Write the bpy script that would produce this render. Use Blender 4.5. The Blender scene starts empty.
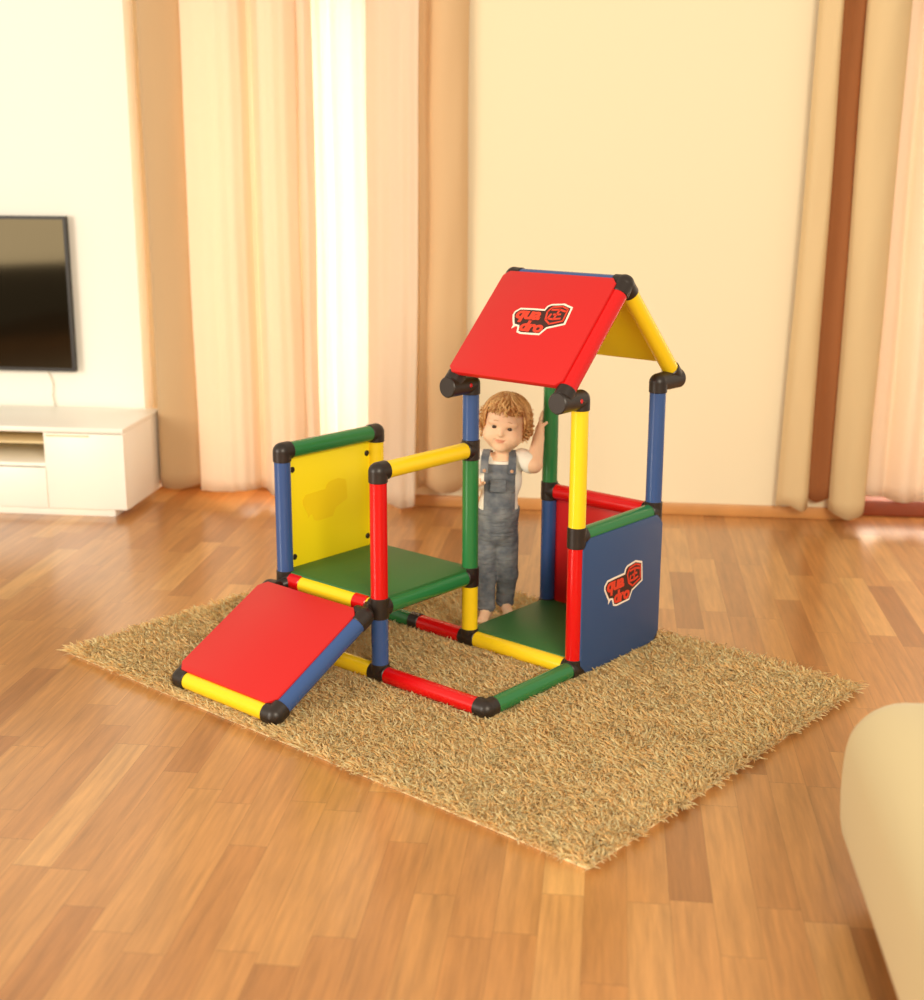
import bpy, bmesh, math, random
import numpy as np
from mathutils import Vector, Matrix
random.seed(7); rng = np.random.default_rng(7)
SC = bpy.context.scene; COL = SC.collection
PI = math.pi

# ------------------------------------------------------------------ camera, world, lights, exposure
TH = math.radians(34.3)                       # the playset and rug are turned by -TH in the room
def camera():
    yaw, pit, rol = -7.10115623e-01, 2.49559021e-01, 4.45437733e-03
    fw = Vector((math.sin(yaw)*math.cos(pit), math.cos(yaw)*math.cos(pit), -math.sin(pit)))
    r0 = Vector((math.cos(yaw), -math.sin(yaw), 0)); u0 = r0.cross(fw)
    r = math.cos(rol)*r0 + math.sin(rol)*u0; u = r.cross(fw)
    rz = Matrix.Rotation(-TH, 3, 'Z')
    fw, r, u = rz @ fw, rz @ r, rz @ u
    loc = rz @ Vector((2.52173689, -2.57238070, 1.43579845)) + Vector((0, 0, .036))
    cd = bpy.data.cameras.new('camera'); co = bpy.data.objects.new('camera', cd); COL.objects.link(co)
    m = Matrix((r, u, -fw)).transposed().to_4x4(); m.translation = loc
    co.matrix_world = m
    cd.sensor_fit = 'HORIZONTAL'; cd.sensor_width = 36; cd.lens = 1320.21256*36/924
    cd.clip_start = .05; cd.clip_end = 60
    cd.dof.use_dof = True; cd.dof.focus_distance = 3.65; cd.dof.aperture_fstop = 2.4
    SC.camera = co
camera()

w = bpy.data.worlds.new('room_daylight'); SC.world = w; w.use_nodes = True
bg = w.node_tree.nodes['Background']
bg.inputs['Color'].default_value = (1, .885, .71, 1); bg.inputs['Strength'].default_value = .66

def area(name, loc, target, sx, sy, power, color):
    l = bpy.data.lights.new(name, 'AREA'); l.shape = 'RECTANGLE'; l.size = sx; l.size_y = sy
    l.energy = power; l.color = color
    o = bpy.data.objects.new(name, l); COL.objects.link(o)
    o.location = loc
    o.rotation_euler = (Vector(target)-Vector(loc)).to_track_quat('-Z', 'Y').to_euler()
    return o
area('left_window_daylight', (-4.2, -3.3, 1.55), (0, .6, .6), 2.2, 1.9, 165, (1, .92, .78))
area('right_front_fill', (2.2, -5.0, 2.9), (0, .8, .4), 2.0, 1.6, 215, (1, .88, .69))  # unseen fill light added at right front to brighten the yellow panel
vs = SC.view_settings
SC.display_settings.display_device = 'sRGB'
vs.view_transform = 'Standard'; vs.look = 'None'; vs.gamma = 1; vs.use_curve_mapping = False
vs.exposure = .1
SC.cycles.diffuse_bounces = 8

# ------------------------------------------------------------------ helpers
def s2l(r, g, b):
    f = lambda c: (c/255/12.92 if c/255 <= .04045 else ((c/255+.055)/1.055)**2.4)
    return (f(r), f(g), f(b), 1)

def mat(name, rgb, rough=.5, spec=.5, bump=0, bscale=200, var=0, vscale=8, emit=0, sss=0, sheen=0, coat=0, transl=0):
    m = bpy.data.materials.new(name); m.use_nodes = True
    nt = m.node_tree; b = nt.nodes['Principled BSDF']
    c = s2l(*rgb)
    b.inputs['Base Color'].default_value = c
    b.inputs['Roughness'].default_value = rough
    b.inputs['Specular IOR Level'].default_value = spec
    if coat: b.inputs['Coat Weight'].default_value = coat; b.inputs['Coat Roughness'].default_value = .12
    if sheen: b.inputs['Sheen Weight'].default_value = sheen
    if sss:
        b.inputs['Subsurface Weight'].default_value = sss
        b.inputs['Subsurface Radius'].default_value = (.012, .005, .003); b.inputs['Subsurface Scale'].default_value = 1
    tc = nt.nodes.new('ShaderNodeTexCoord')
    if var:
        n = nt.nodes.new('ShaderNodeTexNoise'); n.inputs['Scale'].default_value = vscale; n.inputs['Detail'].default_value = 4
        nt.links.new(tc.outputs['Object'], n.inputs['Vector'])
        mx = nt.nodes.new('ShaderNodeMix'); mx.data_type = 'RGBA'
        mx.inputs[6].default_value = tuple(min(1, x*(1-var)) for x in c[:3])+(1,)
        mx.inputs[7].default_value = tuple(min(1, x*(1+var)) for x in c[:3])+(1,)
        nt.links.new(n.outputs['Fac'], mx.inputs[0]); nt.links.new(mx.outputs[2], b.inputs['Base Color'])
    if bump:
        n2 = nt.nodes.new('ShaderNodeTexNoise'); n2.inputs['Scale'].default_value = bscale; n2.inputs['Detail'].default_value = 3
        nt.links.new(tc.outputs['Object'], n2.inputs['Vector'])
        bp = nt.nodes.new('ShaderNodeBump'); bp.inputs['Strength'].default_value = bump; bp.inputs['Distance'].default_value = .004
        nt.links.new(n2.outputs['Fac'], bp.inputs['Height']); nt.links.new(bp.outputs[0], b.inputs['Normal'])
    if emit:
        b.inputs['Emission Color'].default_value = c; b.inputs['Emission Strength'].default_value = emit
    if transl:
        t = nt.nodes.new('ShaderNodeBsdfTranslucent'); t.inputs['Color'].default_value = c
        ms = nt.nodes.new('ShaderNodeMixShader'); ms.inputs[0].default_value = transl
        nt.links.new(b.outputs[0], ms.inputs[1]); nt.links.new(t.outputs[0], ms.inputs[2])
        nt.links.new(ms.outputs[0], nt.nodes['Material Output'].inputs['Surface'])
    return m

def link(name, me, m, parent=None, smooth=None):
    if m is not None:
        for x in (m if isinstance(m, (list, tuple)) else [m]): me.materials.append(x)
    if smooth is not None:
        me.polygons.foreach_set('use_smooth', [True]*len(me.polygons))
        if smooth < 180: me.set_sharp_from_angle(angle=math.radians(smooth))
    o = bpy.data.objects.new(name, me); COL.objects.link(o)
    if parent is not None: o.parent = parent
    return o
def obj(name, bm, m, parent=None, smooth=None):
    bmesh.ops.recalc_face_normals(bm, faces=bm.faces[:])
    me = bpy.data.meshes.new(name); bm.to_mesh(me); bm.free()
    return link(name, me, m, parent, smooth)
def from_arrays(name, V, F, m, parent=None, smooth=180, midx=None):
    me = bpy.data.meshes.new(name)
    V = np.asarray(V, np.float32); F = np.asarray(F, np.int32); k = F.shape[1]
    me.vertices.add(len(V)); me.vertices.foreach_set('co', V.ravel())
    me.loops.add(F.size); me.loops.foreach_set('vertex_index', F.ravel())
    me.polygons.add(len(F)); me.polygons.foreach_set('loop_start', np.arange(0, F.size, k, dtype=np.int32))
    if midx is not None: me.polygons.foreach_set('material_index', np.asarray(midx, np.int32))
    me.update(calc_edges=True); me.validate()
    return link(name, me, m, parent, smooth)
def tag(o, label=None, cat=None, group=None, kind=None):
    for k, v in (('label', label), ('category', cat), ('group', group), ('kind', kind)):
        if v: o[k] = v
    return o
def empty(name, loc, rz=0, parent=None):
    o = bpy.data.objects.new(name, None); COL.objects.link(o); o.location = loc; o.rotation_euler = (0, 0, rz)
    o.empty_display_size = .1
    if parent is not None: o.parent = parent
    return o
def add_box(bm, x0, x1, y0, y1, z0, z1, bev=0, seg=2):
    r = bmesh.ops.create_cube(bm, size=1)
    for v in r['verts']:
        v.co = Vector(((x0+x1)/2+v.co.x*(x1-x0), (y0+y1)/2+v.co.y*(y1-y0), (z0+z1)/2+v.co.z*(z1-z0)))
    if bev:
        es = {e for v in r['verts'] for e in v.link_edges}
        bmesh.ops.bevel(bm, geom=list(es), offset=bev, segments=seg, profile=.5, affect='EDGES')
    return bm
def box(name, x0, x1, y0, y1, z0, z1, m, parent=None, bev=0, seg=2):
    return obj(name, add_box(bmesh.new(), x0, x1, y0, y1, z0, z1, bev, seg), m, parent, 40 if bev else None)
def add_tube(bm, a, b, ra, rb=None, seg=24, cham=0, cap=True):
    a, b = Vector(a), Vector(b); rb = ra if rb is None else rb
    d = (b-a); L = d.length; q = d.to_track_quat('Z', 'Y')
    prof = [(0, ra), (L, rb)]
    if cham: prof = [(0, ra-cham), (cham, ra), (L-cham, rb), (L, rb-cham)]
    rings = []
    for z, r in prof:
        rings.append([bm.verts.new(a + q @ Vector((r*math.cos(2*PI*i/seg), r*math.sin(2*PI*i/seg), z))) for i in range(seg)])
    for r0, r1 in zip(rings, rings[1:]):
        for i in range(seg): bm.faces.new((r0[i], r0[(i+1) % seg], r1[(i+1) % seg], r1[i]))
    if cap: bm.faces.new(rings[0][::-1]); bm.faces.new(rings[-1])
    return bm
def add_ball(bm, c, r, u=20, v=12, sc=(1, 1, 1)):
    m = Matrix.Translation(c) @ Matrix.Diagonal((sc[0], sc[1], sc[2], 1))
    bmesh.ops.create_uvsphere(bm, u_segments=u, v_segments=v, radius=r, matrix=m); return bm
def add_path(bm, pts, radii, seg=8):
    """a tube swept along a polyline"""
    pts = [Vector(p) for p in pts]; rings = []
    if not hasattr(radii, '__len__'): radii = [radii]*len(pts)
    ref = Vector((.13, .21, .97))
    for i, p in enumerate(pts):
        t = (pts[min(i+1, len(pts)-1)]-pts[max(i-1, 0)]).normalized()
        n = t.cross(ref);  n = (n if n.length > 1e-3 else t.cross(Vector((1, 0, 0)))).normalized(); b = t.cross(n)
        rings.append([bm.verts.new(p + radii[i]*(math.cos(2*PI*k/seg)*n + math.sin(2*PI*k/seg)*b)) for k in range(seg)])
    for r0, r1 in zip(rings, rings[1:]):
        for k in range(seg): bm.faces.new((r0[k], r0[(k+1) % seg], r1[(k+1) % seg], r1[k]))
    bm.faces.new(rings[0][::-1]); bm.faces.new(rings[-1]); return bm
def add_slab(bm, poly, o, ex, ey, n, t0, t1, bev=.003):
    """polygon (u,v) on the frame o,ex,ey extruded along n from t0 to t1"""
    o, ex, ey, n = Vector(o), Vector(ex), Vector(ey), Vector(n)
    lo = [bm.verts.new(o+ex*u+ey*v+n*t0) for u, v in poly]; hi = [bm.verts.new(o+ex*u+ey*v+n*t1) for u, v in poly]
    k = len(poly)
    f0 = bm.faces.new(lo[::-1]); f1 = bm.faces.new(hi)
    for i in range(k): bm.faces.new((lo[i], lo[(i+1) % k], hi[(i+1) % k], hi[i]))
    if bev:
        es = list(f0.edges)+list(f1.edges)
        bmesh.ops.bevel(bm, geom=es, offset=bev, segments=2, profile=.5, affect='EDGES')
    return bm

# ------------------------------------------------------------------ materials
M = {
 'wall': mat('wall_plaster', (240, 226, 194), .9, .2, bump=.05, bscale=120),
 'wall_overlit': mat('overexposed_wall_plaster', (250, 247, 238), .9, .2, bump=.05, bscale=120),  # overexposed daylight on the left wall put into a whiter plaster tone
 'white': mat('white_lacquer', (252, 249, 240), .35, .5),
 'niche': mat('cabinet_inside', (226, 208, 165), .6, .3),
 'bb': mat('oak_trim', (206, 146, 84), .4, .5, var=.18, vscale=14),
 'sill': mat('dark_wood', (140, 62, 28), .4, .5, var=.2, vscale=14),
 'red': mat('red_plastic', (214, 14, 16), .22, .5),
 'redp': mat('red_panel', (206, 26, 24), .42, .5),
 'yellow': mat('yellow_plastic', (252, 214, 34), .22, .5),
 'yellowp': mat('yellow_panel', (255, 230, 24), .4, .5),
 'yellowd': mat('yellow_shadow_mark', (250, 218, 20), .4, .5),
 'green': mat('green_plastic', (44, 122, 66), .22, .5),
 'greenp': mat('green_panel', (50, 108, 52), .5, .4),
 'blue': mat('blue_plastic', (56, 86, 142), .22, .5),
 'bluep': mat('blue_panel', (52, 78, 122), .45, .4),
 'black': mat('black_plastic', (40, 30, 25), .4, .5),
 'logo_w': mat('logo_white', (250, 232, 214), .5), 'logo_d': mat('logo_dark', (62, 26, 18), .5), 'logo_r': mat('logo_red', (228, 62, 34), .5),
 'rug': mat('rug_backing', (252, 228, 178), .9, .1),
 'cream': mat('cream_upholstery', (208, 188, 142), .85, .2, bump=.12, bscale=300, sheen=.2),
 'dwood': mat('dark_foot', (60, 36, 22), .4),
 'tvf': mat('tv_frame', (24, 16, 11), .45), 'tvs': mat('tv_screen', (5, 3, 2), .06, .3),
 'cord': mat('grey_cord', (196, 180, 150), .5),
 'rail': mat('rail_metal', (225, 222, 214), .35),
 'tan': mat('tan_drape', (196, 165, 126), .9, .1, bump=.15, bscale=60, sheen=.2),
 'tex': mat('crumpled_tan_drape', (216, 182, 140), .9, .1, bump=.5, bscale=16, sheen=.1),
 'creamd': mat('cream_drape', (246, 230, 208), .9, .1, bump=.1, bscale=60, transl=.35),
 'sheer': mat('white_sheer', (248, 244, 240), .9, .1, transl=.55),
 'veil': mat('greyish_sheer', (240, 226, 208), .9, .1, transl=.3),
 'ecru': mat('ecru_drape', (220, 194, 150), .9, .1, bump=.4, bscale=18),
 'brown': mat('shaded_fold_drape', (158, 102, 64), .9, .1, bump=.1, bscale=60),  # shade on the curtain's back painted as a separate darker brown
 'copper': mat('copper_button', (206, 160, 128), .35, .6),
 'pane': mat('daylight_pane', (255, 243, 226), .3, emit=3.2),
}
def floor_material():
    m = bpy.data.materials.new('parquet'); m.use_nodes = True; nt = m.node_tree; N = nt.nodes; L = nt.links
    b = N['Principled BSDF']; b.inputs['Roughness'].default_value = .3; b.inputs['Specular IOR Level'].default_value = .5
    b.inputs['Coat Weight'].default_value = .6; b.inputs['Coat Roughness'].default_value = .2
    tc = N.new('ShaderNodeTexCoord'); sep = N.new('ShaderNodeSeparateXYZ'); L.new(tc.outputs['Object'], sep.inputs[0])
    def math_(op, a, b_=None, c=None):
        n = N.new('ShaderNodeMath'); n.operation = op
        for i, x in enumerate((a, b_, c)):
            if x is None: continue
            if isinstance(x, (int, float)): n.inputs[i].default_value = x
            else: L.new(x, n.inputs[i])
        return n.outputs[0]
    SW, SL = .088, .62
    xs = math_('DIVIDE', sep.outputs['X'], SW); row = math_('FLOOR', xs); fx = math_('FRACT', xs)
    wn = N.new('ShaderNodeTexWhiteNoise'); wn.noise_dimensions = '1D'; L.new(row, wn.inputs['W'])
    ys = math_('ADD', math_('DIVIDE', sep.outputs['Y'], SL), math_('MULTIPLY', wn.outputs['Value'], 7.3)); col = math_('FLOOR', ys); fy = math_('FRACT', ys)
    cv = N.new('ShaderNodeCombineXYZ'); L.new(row, cv.inputs[0]); L.new(col, cv.inputs[1])
    w2 = N.new('ShaderNodeTexWhiteNoise'); w2.noise_dimensions = '2D'; L.new(cv.outputs[0], w2.inputs['Vector'])
    ramp = N.new('ShaderNodeValToRGB'); e = ramp.color_ramp.elements
    e[0].position = 0; e[0].color = s2l(160, 104, 54); e[1].position = 1; e[1].color = s2l(210, 158, 96)
    for p, c in ((.2, (180, 122, 66)), (.55, (194, 138, 78)), (.8, (188, 130, 72))):
        x = e.new(p); x.color = s2l(*c)
    L.new(w2.outputs['Value'], ramp.inputs[0])
    mp = N.new('ShaderNodeMapping'); mp.inputs['Scale'].default_value = (34, 2.2, 1); L.new(tc.outputs['Object'], mp.inputs[0])
    off = N.new('ShaderNodeVectorMath'); off.operation = 'MULTIPLY_ADD'; L.new(w2.outputs['Color'], off.inputs[0]); off.inputs[1].default_value = (9, 9, 9); L.new(mp.outputs[0], off.inputs[2])
    g = N.new('ShaderNodeTexNoise'); g.inputs['Scale'].default_value = 1.6; g.inputs['Detail'].default_value = 6; g.inputs['Roughness'].default_value = .65; L.new(off.outputs[0], g.inputs['Vector'])
    gr = N.new('ShaderNodeMapRange'); gr.inputs[1].default_value = .25; gr.inputs[2].default_value = .75; gr.inputs[3].default_value = .70; gr.inputs[4].default_value = 1.26; L.new(g.outputs['Fac'], gr.inputs[0])
    gapx = math_('MULTIPLY', math_('GREATER_THAN', fx, .012), math_('GREATER_THAN', fy, .003))
    gap = math_('ADD', math_('MULTIPLY', gapx, .4), .6)
    k = math_('MULTIPLY', gr.outputs[0], gap)
    vm = N.new('ShaderNodeVectorMath'); vm.operation = 'SCALE'; L.new(ramp.outputs[0], vm.inputs[0]); L.new(k, vm.inputs['Scale'])
    L.new(vm.outputs[0], b.inputs['Base Color'])
    return m
def pile_material():
    m = bpy.data.materials.new('shag_pile'); m.use_nodes = True; nt = m.node_tree; b = nt.nodes['Principled BSDF']
    b.inputs['Roughness'].default_value = .8; b.inputs['Specular IOR Level'].default_value = .2
    g = nt.nodes.new('ShaderNodeNewGeometry'); r = nt.nodes.new('ShaderNodeValToRGB'); e = r.color_ramp.elements
    e[0].color = s2l(255, 224, 162); e[1].color = s2l(255, 246, 206)
    nt.links.new(g.outputs['Random Per Island'], r.inputs[0]); nt.links.new(r.outputs[0], b.inputs['Base Color'])
    t = nt.nodes.new('ShaderNodeBsdfTranslucent'); nt.links.new(r.outputs[0], t.inputs['Color'])
    ms = nt.nodes.new('ShaderNodeMixShader'); ms.inputs[0].default_value = .55
    nt.links.new(b.outputs[0], ms.inputs[1]); nt.links.new(t.outputs[0], ms.inputs[2]); nt.links.new(ms.outputs[0], nt.nodes['Material Output'].inputs['Surface'])
    return m
def denim_material(name, rgb, rgb2):
    m = bpy.data.materials.new(name); m.use_nodes = True; nt = m.node_tree; b = nt.nodes['Principled BSDF']
    b.inputs['Roughness'].default_value = .85; b.inputs['Specular IOR Level'].default_value = .2
    tc = nt.nodes.new('ShaderNodeTexCoord'); n = nt.nodes.new('ShaderNodeTexNoise'); n.inputs['Scale'].default_value = 26; n.inputs['Detail'].default_value = 5
    nt.links.new(tc.outputs['Object'], n.inputs['Vector'])
    r = nt.nodes.new('ShaderNodeValToRGB'); e = r.color_ramp.elements; e[0].position = .3; e[1].position = .72; e[0].color = s2l(*rgb); e[1].color = s2l(*rgb2)
    nt.links.new(n.outputs['Fac'], r.inputs[0]); nt.links.new(r.outputs[0], b.inputs['Base Color'])
    wv = nt.nodes.new('ShaderNodeTexNoise'); wv.inputs['Scale'].default_value = 38; wv.inputs['Detail'].default_value = 2
    mp = nt.nodes.new('ShaderNodeMapping'); mp.inputs['Scale'].default_value = (.7, .7, 2.2); nt.links.new(tc.outputs['Object'], mp.inputs[0]); nt.links.new(mp.outputs[0], wv.inputs['Vector'])
    bp = nt.nodes.new('ShaderNodeBump'); bp.inputs['Strength'].default_value = .8; bp.inputs['Distance'].default_value = .008
    nt.links.new(wv.outputs['Fac'], bp.inputs['Height']); nt.links.new(bp.outputs[0], b.inputs['Normal'])
    return m

# ------------------------------------------------------------------ room shell
S = dict(kind='structure')
M['tvs'].node_tree.nodes['Principled BSDF'].inputs['Specular Tint'].default_value = (1, .78, .45, 1)  # golden glow of the reflected window tinted into the screen's gloss
tag(box('floor', -5, 4, -5, 2.45, -.06, 0, floor_material()), **S)
TVY, WY, RY = 2.185, 2.07, 2.30          # face of the TV wall, of the main wall, back of the window niches
tag(box('wall_left', -5, -1.463, TVY, 2.45, 0, 2.6, M['wall_overlit']), **S)
tag(box('wall_back', -.27, 1.665, WY, 2.45, 0, 2.6, M['wall']), **S)
def niche(wname, x0, x1, wx0, wx1, z0, z1):
    bm = bmesh.new()
    add_box(bm, x0, wx0, RY, 2.45, 0, 2.6); add_box(bm, wx1, x1, RY, 2.45, 0, 2.6)
    add_box(bm, wx0, wx1, RY, 2.45, z1, 2.6); add_box(bm, wx0, wx1, RY, 2.45, 0, z0)
    tag(obj(wname, bm, M['wall']), **S)
niche('wall_window', -1.463, -.27, -1.12, -.34, .12, 2.25)
niche('wall_right', 1.665, 3.6, 1.72, 3.0, .08, 2.25)
def window(name, x0, x1, z0, z1):
    r = tag(empty(name, ((x0+x1)/2, RY+.07, z0)), **S)
    bm = bmesh.new(); xm = (x0+x1)/2; t = .05
    for a in ((x0, x0+t, z0, z1), (x1-t, x1, z0, z1), (x0+t, x1-t, z0, z0+t), (x0+t, x1-t, z1-t, z1), (xm-t/2, xm+t/2, z0+t, z1-t)):
        add_box(bm, a[0]-xm, a[1]-xm, -.02, .04, a[2]-z0, a[3]-z0)
    obj('window_frame', bm, M['white'], r)
    bm = bmesh.new(); add_box(bm, x0+t-xm, x1-t-xm, .005, .012, t, z1-z0-t)
    obj('pane', bm, M['pane'], r)
window('window_1', -1.12, -.34, .12, 2.25)
window('window_2', 1.72, 3.0, .08, 2.25)
tag(box('baseboard_back', -.27, 1.665, WY-.018, WY, 0, .052, M['bb'], bev=.006), **S)
tag(box('baseboard_window', -1.463, -.27, RY-.03, RY, 0, .052, M['bb'], bev=.006), **S)
tag(box('trim_1', 1.665, 3.6, WY+.07, WY+.22, 0, .07, M['sill'], bev=.006), **S)

# ------------------------------------------------------------------ curtains
def catmull(P, n):
    P = np.array(P, float); Q = np.vstack([2*P[0]-P[1], P, 2*P[-1]-P[-2]]); out = []
    t = np.linspace(0, len(P)-1-1e-6, n)
    for x in t:
        i = int(x); f = x-i; a, b, c, d = Q[i:i+4]
        out.append(.5*((2*b)+(-a+c)*f+(2*a-5*b+4*c-d)*f*f+(-a+3*b-3*c+d)*f**3))
    return np.array(out)
def curtain(label, top, bot, zb, m, group=None, zt=2.44, wob=.004, ripple=0, nf=0):
    nu, nz = 90, 40
    A, B = catmull(top, nu), catmull(bot, nu); V = []
    ph = rng.uniform(0, 6, 4)
    for k in range(nz+1):
        f = k/nz; z = zb+(zt-zb)*f; g = f**.8
        P = B*(1-g)+A*g
        u = np.linspace(0, 1, nu)
        y = P[:, 1]+wob*np.sin(3.1*z+ph[0]+5*u)+wob*.6*np.sin(7.3*z+ph[1]-9*u)
        if ripple: y = y+ripple*np.sin(u*nf*2*PI+ph[2])*(1-.3*f)
        zz = z+(.012*np.sin(u*7+ph[3]) if k == 0 else 0)
        V.append(np.stack([P[:, 0]+wob*.5*np.sin(4*z+ph[2]), y, np.full(nu, 0)+zz], 1))
    V = np.array(V); c = V.reshape(-1, 3).mean(0); c[2] = zb
    V = V.reshape(-1, 3)-c
    i = np.arange(nz)[:, None]*nu+np.arange(nu-1)[None]; F = np.stack([i, i+1, i+nu+1, i+nu], -1).reshape(-1, 4)
    o = from_arrays('curtain', V, F, m); o.location = c
    s = o.modifiers.new('thickness', 'SOLIDIFY'); s.thickness = .003; s.offset = 0
    return tag(o, label, 'curtain', group)
T = lambda pts, dx=0, dy=0: [(x+dx, y+dy) for x, y in pts]
p = [(-1.382, 2.16), (-1.37, 2.10), (-1.33, 2.075), (-1.26, 2.08), (-1.20, 2.10), (-1.15, 2.125)]
curtain('dark tan curtain hanging flat in the corner right beside the white TV cabinet', p, p, .05, M['tan'])
p = [(-1.185, 2.085), (-1.16, 2.03), (-1.05, 1.99), (-.98, 1.98), (-.925, 2.0), (-.895, 2.06), (-.87, 2.05), (-.83, 1.985), (-.77, 1.97), (-.72, 2.0), (-.69, 2.05)]
curtain('cream curtain with two broad rounded folds hanging behind the yellow panel', p, T(p, .005, 0), .055, M['creamd'], ripple=.004, nf=11)
p = [(-.70, 2.085), (-.682, 2.05), (-.65, 2.03), (-.635, 2.06), (-.63, 2.09)]
curtain('narrow peach curtain edge hanging between the rounded cream curtain and the bright sheer', p, p, .06, M['creamd'])
p = [(-.76, 2.15), (-.68, 2.15), (-.62, 2.13), (-.59, 2.10), (-.56, 2.12), (-.52, 2.08), (-.47, 2.10), (-.42, 2.07), (-.385, 2.11), (-.33, 2.13)]
curtain('bright white sheer curtain hanging in the middle of the left window', p, p, .06, M['sheer'])
pt = [(-.39, 2.06), (-.37, 2.01), (-.33, 1.98), (-.28, 1.965), (-.23, 1.955), (-.19, 1.945), (-.155, 1.94)]
pb = [(-.41, 2.06), (-.39, 2.0), (-.35, 1.97), (-.30, 1.955), (-.25, 1.95), (-.215, 1.945), (-.185, 1.94)]
curtain('cream curtain hanging lowest, right of the bright sheer, against the tan drape', pt, pb, .03, M['creamd'], ripple=.007, nf=3.3)
pt = [(-.165, 1.985), (-.14, 2.0), (-.10, 1.975), (-.06, 1.97), (-.02, 1.985), (.012, 2.01), (.03, 2.05)]
curtain('crumpled tan drape hanging on the bare wall behind the left edge of the red roof', pt, T(pt, -.012), .095, M['tex'])
pt = [(1.405, 2.0), (1.42, 1.965), (1.45, 1.955), (1.475, 1.96), (1.488, 1.985)]
pb = [(1.355, 2.01), (1.38, 1.965), (1.42, 1.95), (1.46, 1.955), (1.482, 1.985)]
curtain('narrow ecru drape hanging left of the brown strip on the right', pt, pb, .07, M['ecru'])
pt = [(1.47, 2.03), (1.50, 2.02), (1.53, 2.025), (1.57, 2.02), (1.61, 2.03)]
curtain('brown strip painted as the shaded curtain back between the two ecru drapes', pt, T(pt, .0), .095, M['brown'])
pt = [(1.578, 2.0), (1.585, 1.965), (1.62, 1.94), (1.66, 1.94), (1.70, 1.96), (1.735, 2.0), (1.76, 2.06)]
pb = [(1.575, 2.0), (1.59, 1.96), (1.62, 1.94), (1.65, 1.935), (1.685, 1.945), (1.71, 1.97), (1.725, 2.03)]
curtain('wide ecru drape hanging right of the brown strip beside the white sheer', pt, pb, .045, M['ecru'])
pt = [(1.715, 2.12), (1.75, 2.09), (1.79, 2.10), (1.82, 2.13), (1.85, 2.11), (1.90, 2.08), (1.95, 2.11), (2.0, 2.09), (2.08, 2.12), (2.15, 2.09), (2.3, 2.11)]
curtain('white sheer curtain at the far right in front of the daylight', pt, pt, .09, M['veil'])
for x0, x1, lab in ((-1.46, .1, 'white curtain rail above the left window'), (1.33, 2.5, 'white curtain rail above the right window')):
    r = empty('curtain_rail', ((x0+x1)/2, 2.03, 2.47)); tag(r, lab, 'curtain rail'); hw = (x1-x0)/2
    bm = bmesh.new(); add_box(bm, -hw, hw, -.1, .1, -.03, .0, .004); obj('track', bm, M['rail'], r)
    bm = bmesh.new(); add_box(bm, hw-.9, hw-.84, .02, .3, .0, .02)
    obj('bracket', bm, M['rail'], r)

# ------------------------------------------------------------------ TV on the left wall and the cabinet under it
tv = tag(empty('television', (-2.36, TVY, .553)), 'large black flat television mounted on the left wall above the cabinet', 'television')
TY = -.05
bm = bmesh.new()
for a in ((-.60, .60, 0, .016), (-.60, .60, .673, .687), (-.60, -.588, .016, .673), (.588, .60, .016, .673)): add_box(bm, a[0], a[1], TY, TY+.03, a[2], a[3])
obj('bezel', bm, M['tvf'], tv)
box('screen', -.588, .588, TY+.004, TY+.026, .016, .673, M['tvs'], tv)
box('rear_housing', -.5, .5, TY+.026, -.004, .06, .6, M['tvf'], tv)
bm = bmesh.new(); add_path(bm, [(.44, -.012, .02), (.46, -.008, -.02), (.475, -.008, -.06), (.47, -.01, -.12), (.478, -.012, -.165)], .0022, 6)
tag(obj('power_cord', bm, M['cord'], tv, 180), 'thin pale cord')
cb = tag(empty('media_cabinet', (-2.2, 1.69, 0)), 'long low white media cabinet standing under the television', 'cabinet')
CX0, CX1, CD = -.9, .815, .475       # local x extents, depth
def lb(name, x0, x1, y0, y1, z0, z1, m, par=cb, bev=.002): return box(name, x0, x1, y0, y1, z0, z1, m, par, bev)
lb('plinth', CX0, .755, .02, CD-.03, 0, .034, M['white'])
lb('top_panel', CX0, CX1, 0, CD, .366, .388, M['white'])
lb('side_panel', CX1-.02, CX1, .018, CD-.01, .034, .366, M['white'])
lb('side_panel', CX0, CX0+.02, .018, CD-.01, .034, .366, M['white'])
lb('bottom_panel', CX0+.02, CX1-.02, .018, CD-.01, .034, .05, M['white'])
lb('back_panel', CX0+.02, CX1-.02, CD-.03, CD-.01, .05, .366, M['niche'])
lb('divider', .458, .474, .018, CD-.03, .05, .366, M['white']); lb('divider', -.36, -.344, .018, CD-.03, .05, .366, M['white'])
lb('shelf', -.344, .458, .018, CD-.03, .212, .228, M['white']); lb('shelf', -.344, .458, .07, CD-.03, .30, .31, M['niche'])
for x0, x1 in ((.468, CX1), (CX0, -.352)):
    d = lb('door', x0+.002, x1, 0, .018, .036, .362, M['white'])
    lb('handle', x0+.01, x0+.2, -.004, .004, .350, .356, M['niche'], d, 0)
for x0, x1 in ((-.35, .056), (.06, .466)):
    lb('drawer', x0, x1, 0, .018, .036, .21, M['white'])

# ------------------------------------------------------------------ ottoman at the lower right
ot = tag(empty('ottoman', (1.525, -1.35, 0)), 'cream upholstered ottoman with rounded corners at the lower right, nearest the camera', 'ottoman')
def cushion(hx, hy, z0, z1, r, bulge=.02):
    bm = bmesh.new(); add_box(bm, -hx, hx, -hy, hy, z0, z1, r, 8)
    bmesh.ops.subdivide_edges(bm, edges=[e for e in bm.edges if e.calc_length() > .15], cuts=4, use_grid_fill=True)
    for v in bm.verts:
        f = (1-(v.co.x/hx)**2)*(1-(v.co.y/hy)**2); h = (v.co.z-z0)/(z1-z0)
        if h > .6: v.co.z += bulge*max(f, 0)
        g = math.sin(PI*min(max(h, 0), 1))*.015; v.co.x *= 1+g/hx; v.co.y *= 1+g/hy
    return bm
obj('upholstered_body', cushion(.375, .45, .05, .42, .105), M['cream'], ot, 180)
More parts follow.
